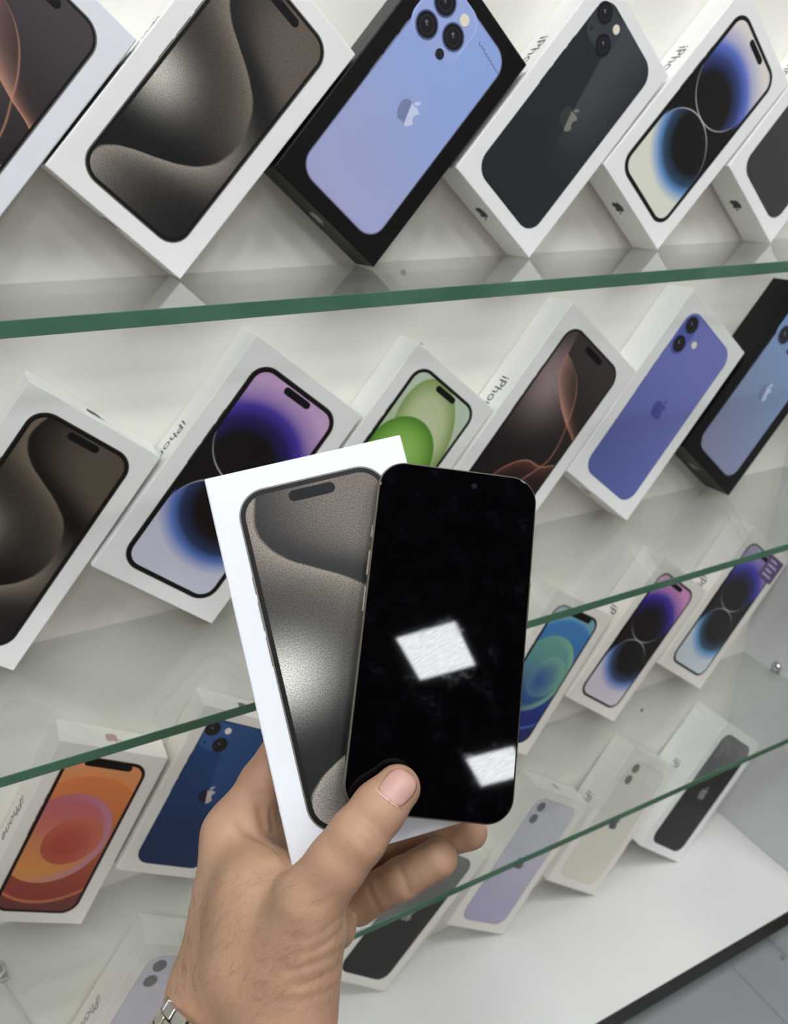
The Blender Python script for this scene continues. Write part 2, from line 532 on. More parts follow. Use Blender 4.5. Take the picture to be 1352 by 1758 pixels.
def mat_twocircle(name, top, mid, low_l, low_m, reach=0.27):
    """two dark circles touching in the middle, glow above and below"""
    nb = NB(name, 0.3, 0.45)
    x, v = nb.uv(); y = v*AS
    dy = y-0.965; dx = x-0.49
    t = nb.sqrt(dx*dx*0.45+dy*dy)
    r1 = nb.dist(x, y, 0.48, 1.30); r2 = nb.dist(x, y, 0.50, 0.63)
    rin = nb.math('MINIMUM', r1, r2)
    K = lin(20, 18, 18)
    tu = nb.dist(x, y, 0.45, 1.10); tl = nb.dist(x, y, 0.58, 0.81)
    mt = tuple(0.45*p+0.55*q for p, q in zip(mid, top))
    upc = nb.ramp(nb.clamp(tu), [(0.0, K), (0.24, K), (0.35, tuple(0.32*q for q in mid)), (0.44, mid), (0.52, mt), (0.64, top), (1.0, top)])
    loc = nb.ramp(nb.clamp(tl), [(0.0, K), (0.25, K), (0.35, tuple(0.22*q for q in low_m)), (0.41, low_m), (0.51, low_l), (1.0, low_l)])
    c = nb.mix(nb.sm(-0.02, 0.02, dy), loc, upc)
    # flanks outside both circles stay dark
    fl = nb.sm(0.325, 0.345, rin)*nb.sm(0.36, 0.20, nb.abs(dy))
    c = nb.mix(fl, c, K)
    ring = nb.math('MAXIMUM', nb.gauss(r1-0.333, 0.0042), nb.gauss(r2-0.333, 0.0042))*nb.gauss(t, reach)
    c = nb.mix(nb.clamp(ring*0.9), c, lin(214, 210, 214))
    nb.base(c)
    return nb.mat

def mat_copper(name, lift=1.0, base=(66, 56, 56), hi=(150, 130, 130)):
    nb = NB(name, 0.36, 0.3)
    x, y = nb.uv()
    L = lambda r, g, b: tuple(q*lift for q in lin(r, g, b))
    xp = nb.curve(y, [(0.0, 1.0), (.50, 1.0), (.566, .862), (.605, .682), (.666, .475), (.748, .311), (.832, .257), (.935, .227), (1.0, .22)])
    xq = nb.curve(y, [(0.0, .45), (.15, .50), (.30, .65), (.386, .73), (.431, .758), (.5, .756), (.6, .70), (.685, .637), (.772, .511), (.822, .325), (.851, .138), (1.0, 0.0)])
    yr = nb.curve(x, [(0.0, .0), (.30, .15), (.357, .241), (.425, .303), (.555, .367), (.73, .386), (.858, .431), (1.0, .46)])
    dp, dq, dr = x-xp, x-xq, y-yr
    bl = nb.dist(x, y, 0.27, 0.70, 0.24, 0.16)
    c = nb.mix(nb.sm(0.25, 0.95, y), L(34, 29, 28), L(*base))
    c = nb.mix(nb.clamp(nb.exp(-1.0*bl*bl)), c, L(*hi))
    right = nb.mix(nb.sm(0.55, 1.0, y+x*0.1), L(34, 28, 28), L(*base))
    c = nb.mix(nb.sm(-0.004, 0.004, dp), c, right)
    # lens between the arcs, dark at its outer rim
    inl = nb.sm(-0.004, 0.004, dp)*nb.sm(0.004, -0.004, dq)
    lens = nb.mix(nb.exp(nb.math('MAXIMUM', dp, 0.0)*-8.0), L(40, 33, 33), L(150, 116, 106))
    c = nb.mix(inl, c, lens)
    # warm light along the lower run of the first arc
    glow = nb.exp(nb.math('MAXIMUM', dp, 0.0)*-16.0)*nb.sm(-0.004, 0.004, dp)*nb.sm(0.78, 0.62, y)
    c = nb.mix(nb.clamp(glow*0.8), c, L(204, 148, 124))
    under = nb.sm(0.003, -0.003, dr)*nb.exp(nb.math('MINIMUM', dr, 0.0)*30.0)
    c = nb.mix(nb.clamp(under*0.5), c, L(132, 78, 62))
    lines = nb.math('MAXIMUM', nb.gauss(dp, 0.006)*nb.sm(0.95, 0.7, y), nb.gauss(dr, 0.0035)*0.8)
    lines = nb.math('MAXIMUM', lines, nb.gauss(dq, 0.006)*nb.sm(0.86, 0.74, y)*0.7)
    c = nb.mix(nb.clamp(lines*0.8), c, L(206, 142, 118))
    nb.base(c)
    return nb.mat

def mat_green(name):
    nb = NB(name, 0.3, 0.45)
    x, v = nb.uv(); y = v*AS
    c = nb.mix(nb.sm(0.9, 1.8, y), lin(176, 196, 150), lin(198, 213, 190))
    r1 = nb.dist(x+(y-1.45)*0.22, y, 0.50, 1.36, 0.315, 0.43)
    f1 = nb.ramp(nb.clamp(r1), [(0.0, lin(208, 214, 178)), (0.6, lin(196, 206, 160)), (0.96, lin(140, 164, 98)), (1.0, lin(150, 172, 110))])
    c = nb.mix(nb.sm(1.005, 0.985, r1), c, f1)
    r2 = nb.dist(x, y, 0.47, 1.06, 0.33, 0.36)
    f2 = nb.ramp(nb.clamp(r2), [(0.0, lin(170, 208, 120)), (0.6, lin(140, 186, 84)), (0.97, lin(86, 140, 48)), (1.0, lin(104, 156, 62))])
    c = nb.mix(nb.sm(1.01, 0.985, r2), c, f2)
    nb.base(c)
    return nb.mat

def mat_rings(name, bg0, bg1, r3a, r3b, r2a, r2b, r2rim, r1a, r1b, sh=(0, 0)):
    """nested tilted ellipses"""
    nb = NB(name, 0.3, 0.45)
    x, v = nb.uv(); x = x-sh[0]; y = (v-sh[1])*AS
    c = nb.mix(nb.sm(0.15, 1.75, y), bg0, bg1)
    d3 = nb.dist(x+(y-0.92)*-0.05, y, 0.47, 0.93, 0.62, 0.705)
    c = nb.mix(nb.sm(1.01, 0.99, d3), c, nb.mix(nb.sm(0.25, 1.6, y), r3a, r3b))
    c = nb.mix(nb.clamp(nb.gauss(d3-0.985, 0.02)*0.45), c, tuple(min(1, 1.6*q) for q in r3b))
    d2 = nb.dist(x+(y-0.93)*-0.06, y, 0.40, 0.93, 0.43, 0.485)
    c = nb.mix(nb.sm(1.01, 0.99, d2), c, nb.mix(nb.sm(0.45, 1.35, y), r2a, r2b))
    c = nb.mix(nb.clamp(nb.gauss(d2-0.93, 0.085)*nb.sm(1.01, 0.99, d2)*nb.sm(0.1, 0.75, x)*0.9), c, r2rim)
    d1 = nb.dist(x+(y-0.92)*-0.10, y, 0.52, 0.92, 0.25, 0.262)
    c = nb.mix(nb.sm(1.015, 0.985, d1), c, nb.mix(nb.clamp(nb.sm(0.62, 1.25, y+(x-0.5)*0.8)*0.6+nb.sm(0.3, 1.0, d1)*0.4), r1a, r1b))
    nb.base(c)
    return nb.mat

def mat_back(name, a, b, sheen=None, rough=0.3):
    """phone back: soft vertical tone, optional lighter triangle of sheen printed on it"""
    nb = NB(name, 0.40, 0.25)
    x, y = nb.uv()
    c = nb.mix(nb.sm(0.05, 0.95, y+x*0.15), a, b)
    if sheen:
        s = nb.sm(-0.004, 0.004, x-0.42+(y-0.75)*0.35)*nb.sm(0.30, 0.62, y)*nb.sm(1.0, 0.45, x)
        c = nb.mix(nb.clamp(s*0.75), c, sheen)
    nb.base(c)
    return nb.mat

def mat_lens(name, ring, dark=(0.008, 0.008, 0.01)):
    nb = NB(name, 0.25, 0.5)
    x, y = nb.uv()
    d = nb.dist(x, y, 0.5, 0.5, 0.5, 0.5)
    c = nb.ramp(d, [(0.0, lin(120, 124, 150)), (0.07, lin(60, 62, 84)), (0.14, dark), (0.32, lin(34, 34, 40)), (0.42, dark), (0.60, lin(44, 44, 50)), (0.74, dark), (0.86, lin(26, 26, 30)), (0.92, ring), (1.0, ring)])
    sp = nb.gauss(nb.dist(x, y, 0.42, 0.56), 0.045)
    nb.base(nb.mix(nb.clamp(sp*0.7), c, lin(170, 170, 190)))
    return nb.mat

def mat_emblem(name, left, right):
    nb = NB(name, 0.3, 0.5)
    x, y = nb.uv()
    nb.base(nb.mix(nb.sm(-0.01, 0.01, x-0.50+(y-0.5)*0.30), left, right))
    return nb.mat

TITAN = mat_titanium('titanium_wave_print', (1.0, 0.99, 0.96), 0.85)
TITAN_W = mat_titanium('warm_titanium_wave_print', (0.86, 0.80, 0.74), 0.78)
SILVER = mat_twocircle('silver_two_circle_print', lin(226, 218, 212), lin(92, 112, 196), lin(222, 222, 206), lin(104, 148, 200))
PURPLE = mat_twocircle('purple_two_circle_print', lin(206, 168, 208), lin(74, 56, 158), lin(206, 206, 222), lin(92, 124, 196))
PINK = mat_twocircle('pink_two_circle_print', lin(216, 150, 200), lin(66, 50, 160), lin(216, 206, 216), lin(110, 140, 206), 0.16)
VIOLET = mat_twocircle('violet_two_circle_print', lin(168, 150, 190), lin(70, 66, 176), lin(206, 216, 222), lin(110, 160, 210), 0.16)
COPPER = mat_copper('copper_arc_print')
COPPER_D = mat_copper('dark_copper_arc_print', 0.95, (70, 64, 68), (160, 132, 122))
GREEN = mat_green('green_oval_print')
ORANGE = mat_rings('orange_ring_print', lin(112, 48, 42), lin(228, 150, 100), lin(150, 58, 46), lin(224, 130, 76), lin(224, 150, 72), lin(196, 104, 110),
                   lin(196, 132, 156), lin(176, 66, 46), lin(204, 108, 88))
BLUER = mat_rings('blue_ring_print', lin(24, 26, 96), lin(120, 170, 186), lin(26, 34, 122), lin(70, 128, 186), lin(40, 70, 140), lin(104, 158, 150),
                  lin(132, 182, 150), lin(38, 66, 150), lin(120, 172, 150), (0.05, 0.02))

GAP = 0.00014
U0, U1, V0, V1 = 0.122, 0.872, 0.062, 0.942

BOXROOT = {}
def make_box(key, mat4, dims, label, group, card, front, sides=()):
    W, H, T = dims
    root = empty('phone_box', mat4)
    tag(root, label, 'box', group)
    BOXROOT[key] = root
    link('carton', box_mesh('carton', (-W, 0, -T), (0, H, 0), 0.0007), card, root)
    P = lambda u, v: (-W+u*W, v*H)
    uvf = lambda x, y: ((x+W)/W, y/H)
    x0, y0 = P(U0, V0); x1, y1 = P(U1, V1)
    R = 0.0125*W/0.0887
    kind = front['kind']
    rim = prism('phone_print', rrect(x0, y0, x1, y1, R), -0.0003, GAP, uvf)
    pr = link('phone_print', rim, front.get('rim', M_RIM_G), root)
    # little printed side keys
    for vk, hk in ((0.70, 0.045), (0.62, 0.075), (0.53, 0.075)):
        if front.get('keys', True):
            a, b = P(0, vk-hk/2), P(0, vk+hk/2)
            link('key_print', prism('key_print', [(x0-0.00035, a[1]), (x0+0.0008, a[1]), (x0+0.0008, b[1]), (x0-0.00035, b[1])], -0.0003, GAP*0.8), front.get('rim', M_RIM_G), pr)
    e = 0.0007
    if kind == 'screen':
        bz = 0.0019*front.get('bz', 1.0)
        link('bezel_print', prism('bezel_print', rrect(x0+e, y0+e, x1-e, y1-e, R-e), -0.0003, GAP*2, uvf), M_BEZEL, pr)
        i = e+bz
        link('screen_print', prism('screen_print', rrect(x0+i, y0+i, x1-i, y1-i, R-i), -0.0003, GAP*3, uvf), front['mat'], pr)
        if front.get('cut') == 'notch':
            a, b = P(0.29, 0.895), P(0.72, 0.94)
            link('notch_print', prism('notch_print', rrect(a[0], a[1], b[0], y1-i+0.0006, 0.0022, 5), -0.0003, GAP*4), M_BEZEL, pr)
        elif front.get('cut', 'island') == 'island':
            a, b = P(0.382, 0.889), P(0.615, 0.918)
            link('island_print', prism('island_print', rrect(a[0], a[1], b[0], b[1], (b[1]-a[1])/2-1e-5, 8), -0.0003, GAP*4), front.get('isl', M_ISLAND), pr)
    else:
        link('back_print', prism('back_print', rrect(x0+e, y0+e, x1-e, y1-e, R-e), -0.0003, GAP*2, uvf), front['mat'], pr)
        S = W
        if front.get('plate'):
            u0, v0, u1, v1, rr = front['plate']
            a, b = P(u0, v0), P(u1, v1)
            link('camera_plate_print', prism('camera_plate_print', rrect(a[0], a[1], b[0], b[1], rr*S), -0.0003, GAP*3, uvf), front['rimmat'], pr)
            q = 0.0009
            link('camera_field_print', prism('camera_field_print', rrect(a[0]+q, a[1]+q, b[0]-q, b[1]-q, rr*S-q), -0.0003, GAP*4, uvf), front['platemat'], pr)
        for u, v, rr in front.get('lenses', ()):
            a = P(u, v)
            link('lens_print', disc('lens_print', a[0], a[1], rr*S, -0.0003, GAP*5.5), front['lensmat'], pr)
        for u, v, rr, mt in front.get('dots', ()):
            a = P(u, v)
            link('flash_print', disc('flash_print', a[0], a[1], rr*S, -0.0003, GAP*5.5, 20), mt, pr)
        if front.get('emblem'):
            a = P(*front.get('epos', (0.497, 0.513)))
            o = link('emblem_print', emblem_mesh(0.20*S), front['emblem'], pr)
            o.location = (a[0], a[1], GAP*2)
    for sd in sides:
        what, mt = sd[0], sd[1]
        if what == 'name':          # lettering down the long side, letter tops towards the face
            o = link('lettering', text_mesh('iPhone', 0.0135), mt, root)
            xa, ya = Vector((0, -1, 0)), Vector((0, 0, 1))
            M = Matrix((xa, ya, xa.cross(ya))).transposed().to_4x4()
            M.translation = Vector((-W-0.00004, H*sd[2], -T*0.5))
            o.matrix_local = M
        else:                        # small emblem on the short side
            o = link('side_emblem', emblem_mesh(0.0125), mt, root)
            if what == 'bottom':
                ya, za, yy = Vector((1, 0, 0)), Vector((0, -1, 0)), -0.00002
            else:
                ya, za, yy = Vector((1, 0, 0)), Vector((0, 1, 0)), H+0.00002
            xa = ya.cross(za)
            M = Matrix((xa, ya, za)).transposed().to_4x4()
            M.translation = Vector((-W*0.5, yy, -T*0.5))
            o.matrix_local = M
    return root

def pose(x, z, a, th, dims, lift=0.0002):
    """standing on its lower right corner, turned by a, leaning back by th, resting on the back panel"""
    a, th = math.radians(a), math.radians(th)
    sa, ca, st, ct = math.sin(a), math.cos(a), math.sin(th), math.cos(th)
    r_, v_, n_ = Vector((ca, -sa*st, -sa*ct)), Vector((sa, ca*st, ca*ct)), Vector((0, -ct, st))
    W, H, T = dims
    cs = [r_*(-W*i)+v_*(H*j)-n_*(T*k_) for i in (0, 1) for j in (0, 1) for k_ in (0, 1)]
    y = YW-0.0004-max(c.y for c in cs)
    zz = z+lift-min(c.z for c in cs)
    M = Matrix((r_, v_, n_)).transposed().to_4x4()
    M.translation = Vector((x, y, zz))
    return M

def screen(mat, **k): return dict(kind='screen', mat=mat, **k)
WHITE_DOT = plain('flash_print', lin(236, 226, 208), 0.3)
DARK_DOT = plain('sensor_print', lin(36, 38, 48), 0.3)
LENS_BLUE = mat_lens('blue_ring_lens_print', lin(90, 100, 140))
LENS_DARK = mat_lens('dark_ring_lens_print', lin(40, 42, 46))
LENS_ULTRA = mat_lens('ultramarine_ring_lens_print', lin(98, 106, 176))
LENS_PALE = plain('flat_lens_print', lin(50, 48, 48), 0.35, spec=0.25)
def pro_back(name, a, b, plate, emb):
    return dict(kind='back', mat=mat_back(name, a, b), rim=plain(name+'_rim', tuple(0.45*q for q in a), 0.3),
                plate=(0.105, 0.712, 0.545, 0.945, 0.115), platemat=mat_back(name+'_plate', plate, plate), rimmat=plain(name+'_platerim', tuple(min(1, 1.25*q) for q in plate), 0.3),
                lenses=((0.235, 0.766, 0.092), (0.243, 0.873, 0.092), (0.432, 0.819, 0.092)), lensmat=LENS_BLUE,
                dots=((0.425, 0.893, 0.040, WHITE_DOT), (0.428, 0.738, 0.036, DARK_DOT)), emblem=emb)
def dual_back(name, a, b, plate, emb, lens=LENS_DARK, sheen=None):
    return dict(kind='back', mat=mat_back(name, a, b, sheen), rim=plain(name+'_rim', tuple(0.6*q for q in a), 0.3),
                plate=(0.128, 0.762, 0.428, 0.932, 0.105), platemat=mat_back(name+'_plate', plate, plate), rimmat=plain(name+'_platerim', tuple(0.7*q for q in plate), 0.3),
                lenses=((0.200, 0.884, 0.078), (0.352, 0.806, 0.078)), lensmat=lens,
                dots=((0.362, 0.890, 0.034, WHITE_DOT), (0.187, 0.803, 0.013, DARK_DOT)), emblem=emb)
def old_back(name, a, b, emb, lens=LENS_PALE):
    return dict(kind='back', mat=mat_back(name, a, b), rim=plain(name+'_rim', tuple(0.75*q for q in a), 0.3), keys=False,
                plate=(0.145, 0.76, 0.50, 0.925, 0.10), platemat=mat_back(name+'_plate', tuple(0.96*q for q in b), b), rimmat=mat_back(name+'_platerim', tuple(0.92*q for q in b), b),
                lenses=((0.245, 0.885, 0.062), (0.245, 0.80, 0.062)), lensmat=lens, dots=((0.41, 0.842, 0.028, plain(name+'_flash', tuple(min(1, q*1.12) for q in b), 0.3)),), emblem=emb)
EMB_BLUE = mat_emblem('blue_emblem_print', lin(126, 134, 172), lin(206, 214, 238))
EMB_DARK = mat_emblem('dark_emblem_print', lin(58, 58, 58), lin(128, 126, 118))
EMB_NAVY = mat_emblem('navy_emblem_print', lin(34, 36, 46), lin(206, 196, 196))
EMB_ULTRA = mat_emblem('ultramarine_emblem_print', lin(74, 80, 150), lin(80, 86, 158))
EMB_INK = mat_emblem('ink_emblem_print', lin(60, 60, 62), lin(84, 84, 84))
EMB_GREY = mat_emblem('grey_emblem_print', lin(110, 112, 108), lin(130, 130, 126))
SIERRA = pro_back('sierra_blue', lin(166, 168, 206), lin(148, 172, 224), lin(158, 174, 222), EMB_BLUE)
SIERRA2 = pro_back('slate_blue', lin(136, 140, 166), lin(140, 166, 206), lin(136, 160, 204), EMB_BLUE)
MIDNIGHT = dual_back('midnight', lin(40, 45, 48), lin(44, 48, 52), lin(62, 65, 70), EMB_DARK, sheen=lin(76, 80, 84))
NAVY = dual_back('navy', lin(38, 52, 86), lin(46, 74, 122), lin(62, 92, 146), EMB_NAVY, sheen=lin(58, 86, 134))
ULTRA = dict(kind='back', mat=mat_back('ultramarine', lin(92, 102, 160), lin(122, 128, 196)), rim=plain('ultramarine_rim', lin(84, 92, 156), 0.3),
             plate=(0.128, 0.725, 0.318, 0.932, 0.094), platemat=mat_back('ultramarine_plate', lin(78, 88, 164), lin(90, 98, 178)), rimmat=plain('ultramarine_platerim', lin(112, 120, 190), 0.3),
             lenses=((0.222, 0.880, 0.083), (0.222, 0.779, 0.083)), lensmat=LENS_ULTRA, dots=((0.388, 0.828, 0.032, WHITE_DOT),), emblem=EMB_ULTRA, epos=(0.483, 0.507))
PALE_PURPLE = old_back('pale_purple', lin(176, 170, 196), lin(196, 192, 204), EMB_INK)
LILAC = old_back('lilac', lin(186, 182, 198), lin(196, 192, 204), EMB_INK)
IVORY = old_back('ivory', lin(222, 218, 200), lin(216, 212, 198), EMB_INK)
BLACK_B = old_back('black_back', lin(24, 24, 21), lin(30, 30, 28), EMB_GREY, LENS_DARK)
BLACK_C = old_back('black_back_plain', lin(26, 26, 23), lin(36, 36, 34), EMB_GREY, LENS_DARK)
DARKP = dict(kind='back', mat=mat_back('dark_brown', lin(64, 60, 60), lin(70, 64, 62)), rim=M_RIM_D)

G = ['boxes on the top shelf', 'boxes on the shelf behind the held phone', 'boxes on the lowest glass shelf', 'boxes on the white bottom board']
NAME = ('name', M_INK, 0.5)
ROWS = [
 ('A', 0, -0.0213, 43.77, 1.38, (.0886, .1684, .0284), M_COOL, screen(COPPER_D, rim=M_RIM_G, bz=0.7), (NAME,),
  'white box with copper arcs on a dark screen, on the top shelf'),
 ('B', 0, 0.1037, 43.99, 0.80, (.0889, .1689, .0285), M_WHITE, screen(TITAN, rim=M_RIM_G), (NAME, ('bottom', M_INK)),
  'white box with a sparkling grey wave screen, on the top shelf beside the black box'),
 ('C', 0, 0.2291, 43.43, 1.84, (.0878, .1669, .0281), M_BLACK, SIERRA, (NAME, ('bottom', M_INKL)),
  'black box picturing a light blue triple-camera phone, standing on the top shelf'),
 ('D', 0, 0.3557, 43.22, 0.5, (.0881, .1657, .0292), M_WHITE, MIDNIGHT, (('name', M_INK, 0.56), ('bottom', M_INK)),
  'white box picturing the back of a near-black phone with two diagonal cameras'),
 ('E', 0, 0.4796, 44.47, 0.76, (.0886, .1684, .0284), M_WHITE, screen(SILVER, rim=M_RIM_D, bz=1.3), (('name', M_INK, 0.56), ('bottom', M_INK)),
  'white box whose screen shows two dark circles with cream and blue glow'),
 ('F', 0, 0.6096, 43.04, 0.5, (.0892, .1694, .0286), M_WHITE, DARKP, (('name', M_INK, 0.56), ('bottom', M_INK)),
  'white box with a plain dark brown phone, on the top shelf near the side panel'),
 ('G', 1, -0.0296, 40.52, 0.5, (.0887, .1687, .0284), M_WHITE, screen(TITAN_W, rim=M_RIM_D, bz=1.2), (NAME, ('top', M_INK)),
  'white box with a brown wave screen, next to the purple circle box'),
 ('H', 1, 0.0993, 41.48, 0.5, (.0960, .1824, .0308), M_WHITE, screen(PURPLE, rim=M_RIM_D, bz=1.5), (NAME,),
  'white box with a large purple and blue glowing circle screen, partly behind the held box'),
 ('I', 1, 0.2235, 41.00, 0.5, (.0886, .1666, .0293), M_WHITE, screen(GREEN, rim=M_RIM_D), (NAME,),
  'white box with green overlapping ovals on its screen, torn at the top corner'),
 ('J', 1, 0.3538, 40.3, 0.5, (.0962, .1840, .0310), M_WHITE, screen(COPPER, rim=M_RIM_D, bz=0.6), (NAME,),
  'white box with brown screen and copper arcs, between the green and the ultramarine boxes'),
 ('K', 1, 0.4836, 39.46, 0.5, (.0970, .1848, .0310), M_WHITE, ULTRA, (('bottom', M_INKL),),
  'white box picturing an ultramarine blue phone with two stacked cameras'),
 ('L', 1, 0.6147, 40.54, 0.5, (.0962, .1829, .0308), M_BLACK, SIERRA2, (('bottom', M_INKL),),
  'black box picturing a slate blue phone, beside the ultramarine box'),
 ('M', 2, -0.0249, 32.22, 0.5, (.0819, .1541, .0271), M_CREAM, screen(ORANGE, rim=M_RIM_R, cut='notch'), (('name', M_INK, 0.5), ('top', M_INKR)),
  'white box with orange nested ovals on a notched screen'),
 ('N', 2, 0.0721, 33.72, 2.44, (.0789, .1484, .0261), M_CREAM, NAVY, (('top', M_INK),),
  'white box picturing a navy blue phone with two diagonal cameras, beside the hand'),
 ('P', 2, 0.3937, 34.05, 0.5, (.0870, .1637, .0288), M_CREAM, screen(BLUER, rim=M_RIM_D, cut='notch'), (NAME,),
  'white box with blue and green nested ovals on a notched screen'),
 ('Q', 2, 0.5063, 38.94, 0.5, (.0887, .1685, .0284), M_CREAM, screen(PINK, rim=M_RIM_D), (NAME,),
  'white box with a pink and violet glowing circle screen, beside the blue oval box'),
 ('R', 2, 0.6304, 38.14, 0.5, (.0912, .1734, .0292), M_CREAM, screen(VIOLET, rim=M_RIM_D), (NAME,),
  'white box with a dark violet circle screen and a purple sticker at its top corner'),
 ('S', 3, -0.0140, 37.0, 2.0, (.0955, .1810, .0324), M_CREAM, LILAC, (NAME,),
  'white box picturing a lilac grey phone, low behind the wrist'),
 ('T', 3, 0.2330, 43.9, 1.5, (.0920, .1750, .0290), M_CREAM, BLACK_C, (NAME,),
  'white box picturing a plain black phone, behind the fingertips'),
 ('U', 3, 0.3790, 37.5, 1.5, (.0925, .1760, .0300), M_CREAM, PALE_PURPLE, (('top', M_INKL),),
  'white box picturing a pale purple phone, beside the ivory phone box'),
 ('V', 3, 0.5020, 39.6, 3.7, (.0925, .1760, .0300), M_CREAM, IVORY, (NAME,),
  'white box picturing an ivory white phone'),
 ('W', 3, 0.6250, 40.8, 2.0, (.0925, .1760, .0450), M_WHITE, BLACK_B, (NAME,),
  'deep white box picturing a black phone with grey emblem, last on the white board'),
]
ZS = SHELF+[BOARD]
for key, row, x, a, th, dims, card, front, sides, label in ROWS:
    make_box(key, pose(x, ZS[row], a, th, dims), dims, label, G[row], card, front, sides)

# pen scribble on the light blue phone's picture and a purple sticker
def flat_stroke(name, pts, wdt, z, mat, parent):
    v, f = [], []
    for i, q in enumerate(pts):
        a = Vector(pts[max(0, i-1)]); b = Vector(pts[min(len(pts)-1, i+1)])
        t_ = (b-a).normalized(); n_ = Vector((-t_.y, t_.x))*wdt
        for s_ in (-1, 1):
            for zz in (z, z+0.0001): v.append((q[0]+n_.x*s_, q[1]+n_.y*s_, zz))
    for i in range(len(pts)-1):
        b = 4*i
        f += [(b+1, b+3, b+7, b+5), (b, b+4, b+6, b+2), (b, b+1, b+5, b+4), (b+2, b+6, b+7, b+3)]
    return link(name, mesh(name, v, f), mat, parent)
W, H = .0878, .1669
rng = random.Random(4)
pts = []
for i in range(27):
    u = 0.60+0.26*i/26; u += 0.006*rng.uniform(-1, 1); v = 0.890-0.012*(i/26)+(0.010*math.sin(i*2.1)*(1-0.75*i/26))*rng.uniform(0.3, 1.2)
    pts.append((-W+u*W, v*H))
flat_stroke('pen_scribble', pts, 0.00022, GAP*2.2, plain('pen_ink', lin(84, 92, 132), 0.5), BOXROOT['C'])
W, H = .0912, .1734
st = link('sticker', prism('sticker', rrect(-W+0.60*W, 0.80*H, -W+0.93*W, 0.955*H, 0.002, 4), GAP*4, GAP*6), plain('purple_sticker', lin(98, 74, 122), 0.35), BOXROOT['R'])
for i in range(4):
    yy = (0.83+0.032*i)*H
    flat_stroke('sticker_mark', [(-W+0.655*W, yy), (-W+(0.86-0.05*(i % 2))*W, yy)], 0.0011, GAP*6.1, plain('sticker_ink', lin(196, 186, 206), 0.5), st)
# torn paper at the green box's top corner
W, H, T = .0886, .1666, .0293
fl = []
for i in range(5):
    v = [(-W+0.002+0.0035*i, H+0.0001, -T*0.15-0.004*(i % 3)), (-W+0.005+0.0035*i, H+0.0001, -T*0.15-0.004*(i % 2)), (-W+0.004+0.0035*i, H+0.0016+0.0006*(i % 2), -T*0.1-0.003*i)]
    link('torn_flake', mesh('torn_flake', v+[(a, b-0.0003, c-0.0004) for a, b, c in v], [(0, 1, 2), (5, 4, 3), (0, 3, 4, 1), (1, 4, 5, 2), (2, 5, 3, 0)]), plain('torn_card', lin(170, 158, 136), 0.8), BOXROOT['I'])

# ------------------------------------------------------------------ the held box and phone
def heldpose(p, a, t, yw):
    a, t, yw = map(math.radians, (a, t, yw))
    sa, ca, st_, ct = math.sin(a), math.cos(a), math.sin(t), math.cos(t)
    M = Matrix((Vector((ca, -sa*st_, -sa*ct)), Vector((sa, ca*st_, ca*ct)), Vector((0, -ct, st_)))).transposed()
    M = (Matrix.Rotation(yw, 3, 'Z') @ M).to_4x4()
    M.translation = EYEV+Vector(p)
    return M
HELD = heldpose((.1526, .2017, -.2508), -10.9, 32.7, -20.6)
TITAN_H = mat_titanium('bright_titanium_wave_print', (0.98, 1.0, 1.02), 1.05)
make_box('held', HELD, (.0887, .1686, .0284), 'white box with a grey wave screen held in the hand behind the phone', None, M_COOL, screen(TITAN_H, rim=M_RIM_G, bz=1.1), (('name', M_INK, 0.5),))
PH = heldpose((.14958647, .18751965, -.24573523), 9.942, 34.794, -20.603)
PW, PHH, PT = .0706, .1466, .00825
phone = empty('smartphone', PH)
tag(phone, 'black-screened smartphone with a metal frame held under the thumb', 'phone')
M_TI = plain('brushed_titanium', lin(150, 142, 132), 0.28, 1.0)
link('frame', prism('frame', rrect(-PW, 0, 0, PHH, 0.0118, 14), -PT, 0, None, 0.0024), M_TI, phone)
def screen_mat():
    nb = NB('dark_screen_glass', 0.03, 0.2)
    x, y = nb.uv()
    ob = nb.vec(x, y*2.07)
    sm1 = nb.noise(ob, 7, 3); sm2 = nb.noise(ob, 26, 4)
    k = nb.clamp((sm1-0.52)*4.0)*nb.clamp((sm2-0.35)*2.5)
    nb.base(nb.mix(k, (0.0006, 0.0006, 0.0012), (0.0055, 0.006, 0.008)))
    nb.put(nb.bsdf.inputs['Roughness'], 0.025+k*0.08)
    sc = nb.noise(nb.vec(x*1.0+y*0.5, y*9.0-x*3.0), 16, 5, 0.7)
    nb.put(nb.bsdf.inputs['Specular IOR Level'], 0.19+nb.clamp((sc-0.35)*2.2)*0.08)
    return nb.mat
i = 0.0010
sg = link('screen', prism('screen', rrect(-PW+i, i, -i, PHH-i, 0.0108, 14), -0.0008, 0.00025, lambda x, y: ((x+PW)/PW, y/PHH), 0.0004), screen_mat(), phone)
M_BGLASS = plain('back_glass', lin(120, 114, 106), 0.4)
link('back_glass', prism('back_glass', rrect(-PW+0.0022, 0.0022, -0.0022, PHH-0.0022, 0.0098, 10), -PT-0.0002, -PT+0.001), M_BGLASS, phone)
for y0, y1 in ((0.112, 0.1175), (0.0955, 0.1065), (0.080, 0.091)):
    link('side_button', box_mesh('side_button', (-PW-0.0005, y0, -PT*0.62), (-PW+0.001, y1, -PT*0.36), 0.0003), M_TI, phone)
link('side_button', box_mesh('side_button', (-0.001, 0.083, -PT*0.62), (0.0005, 0.101, -PT*0.36), 0.0003), M_TI, phone)
link('front_camera', disc('front_camera', -PW*0.405, PHH*0.952, 0.0013, 0.00025, 0.0003, 20), plain('front_lens', (0.012, 0.012, 0.016), 0.1, spec=0.3), sg)

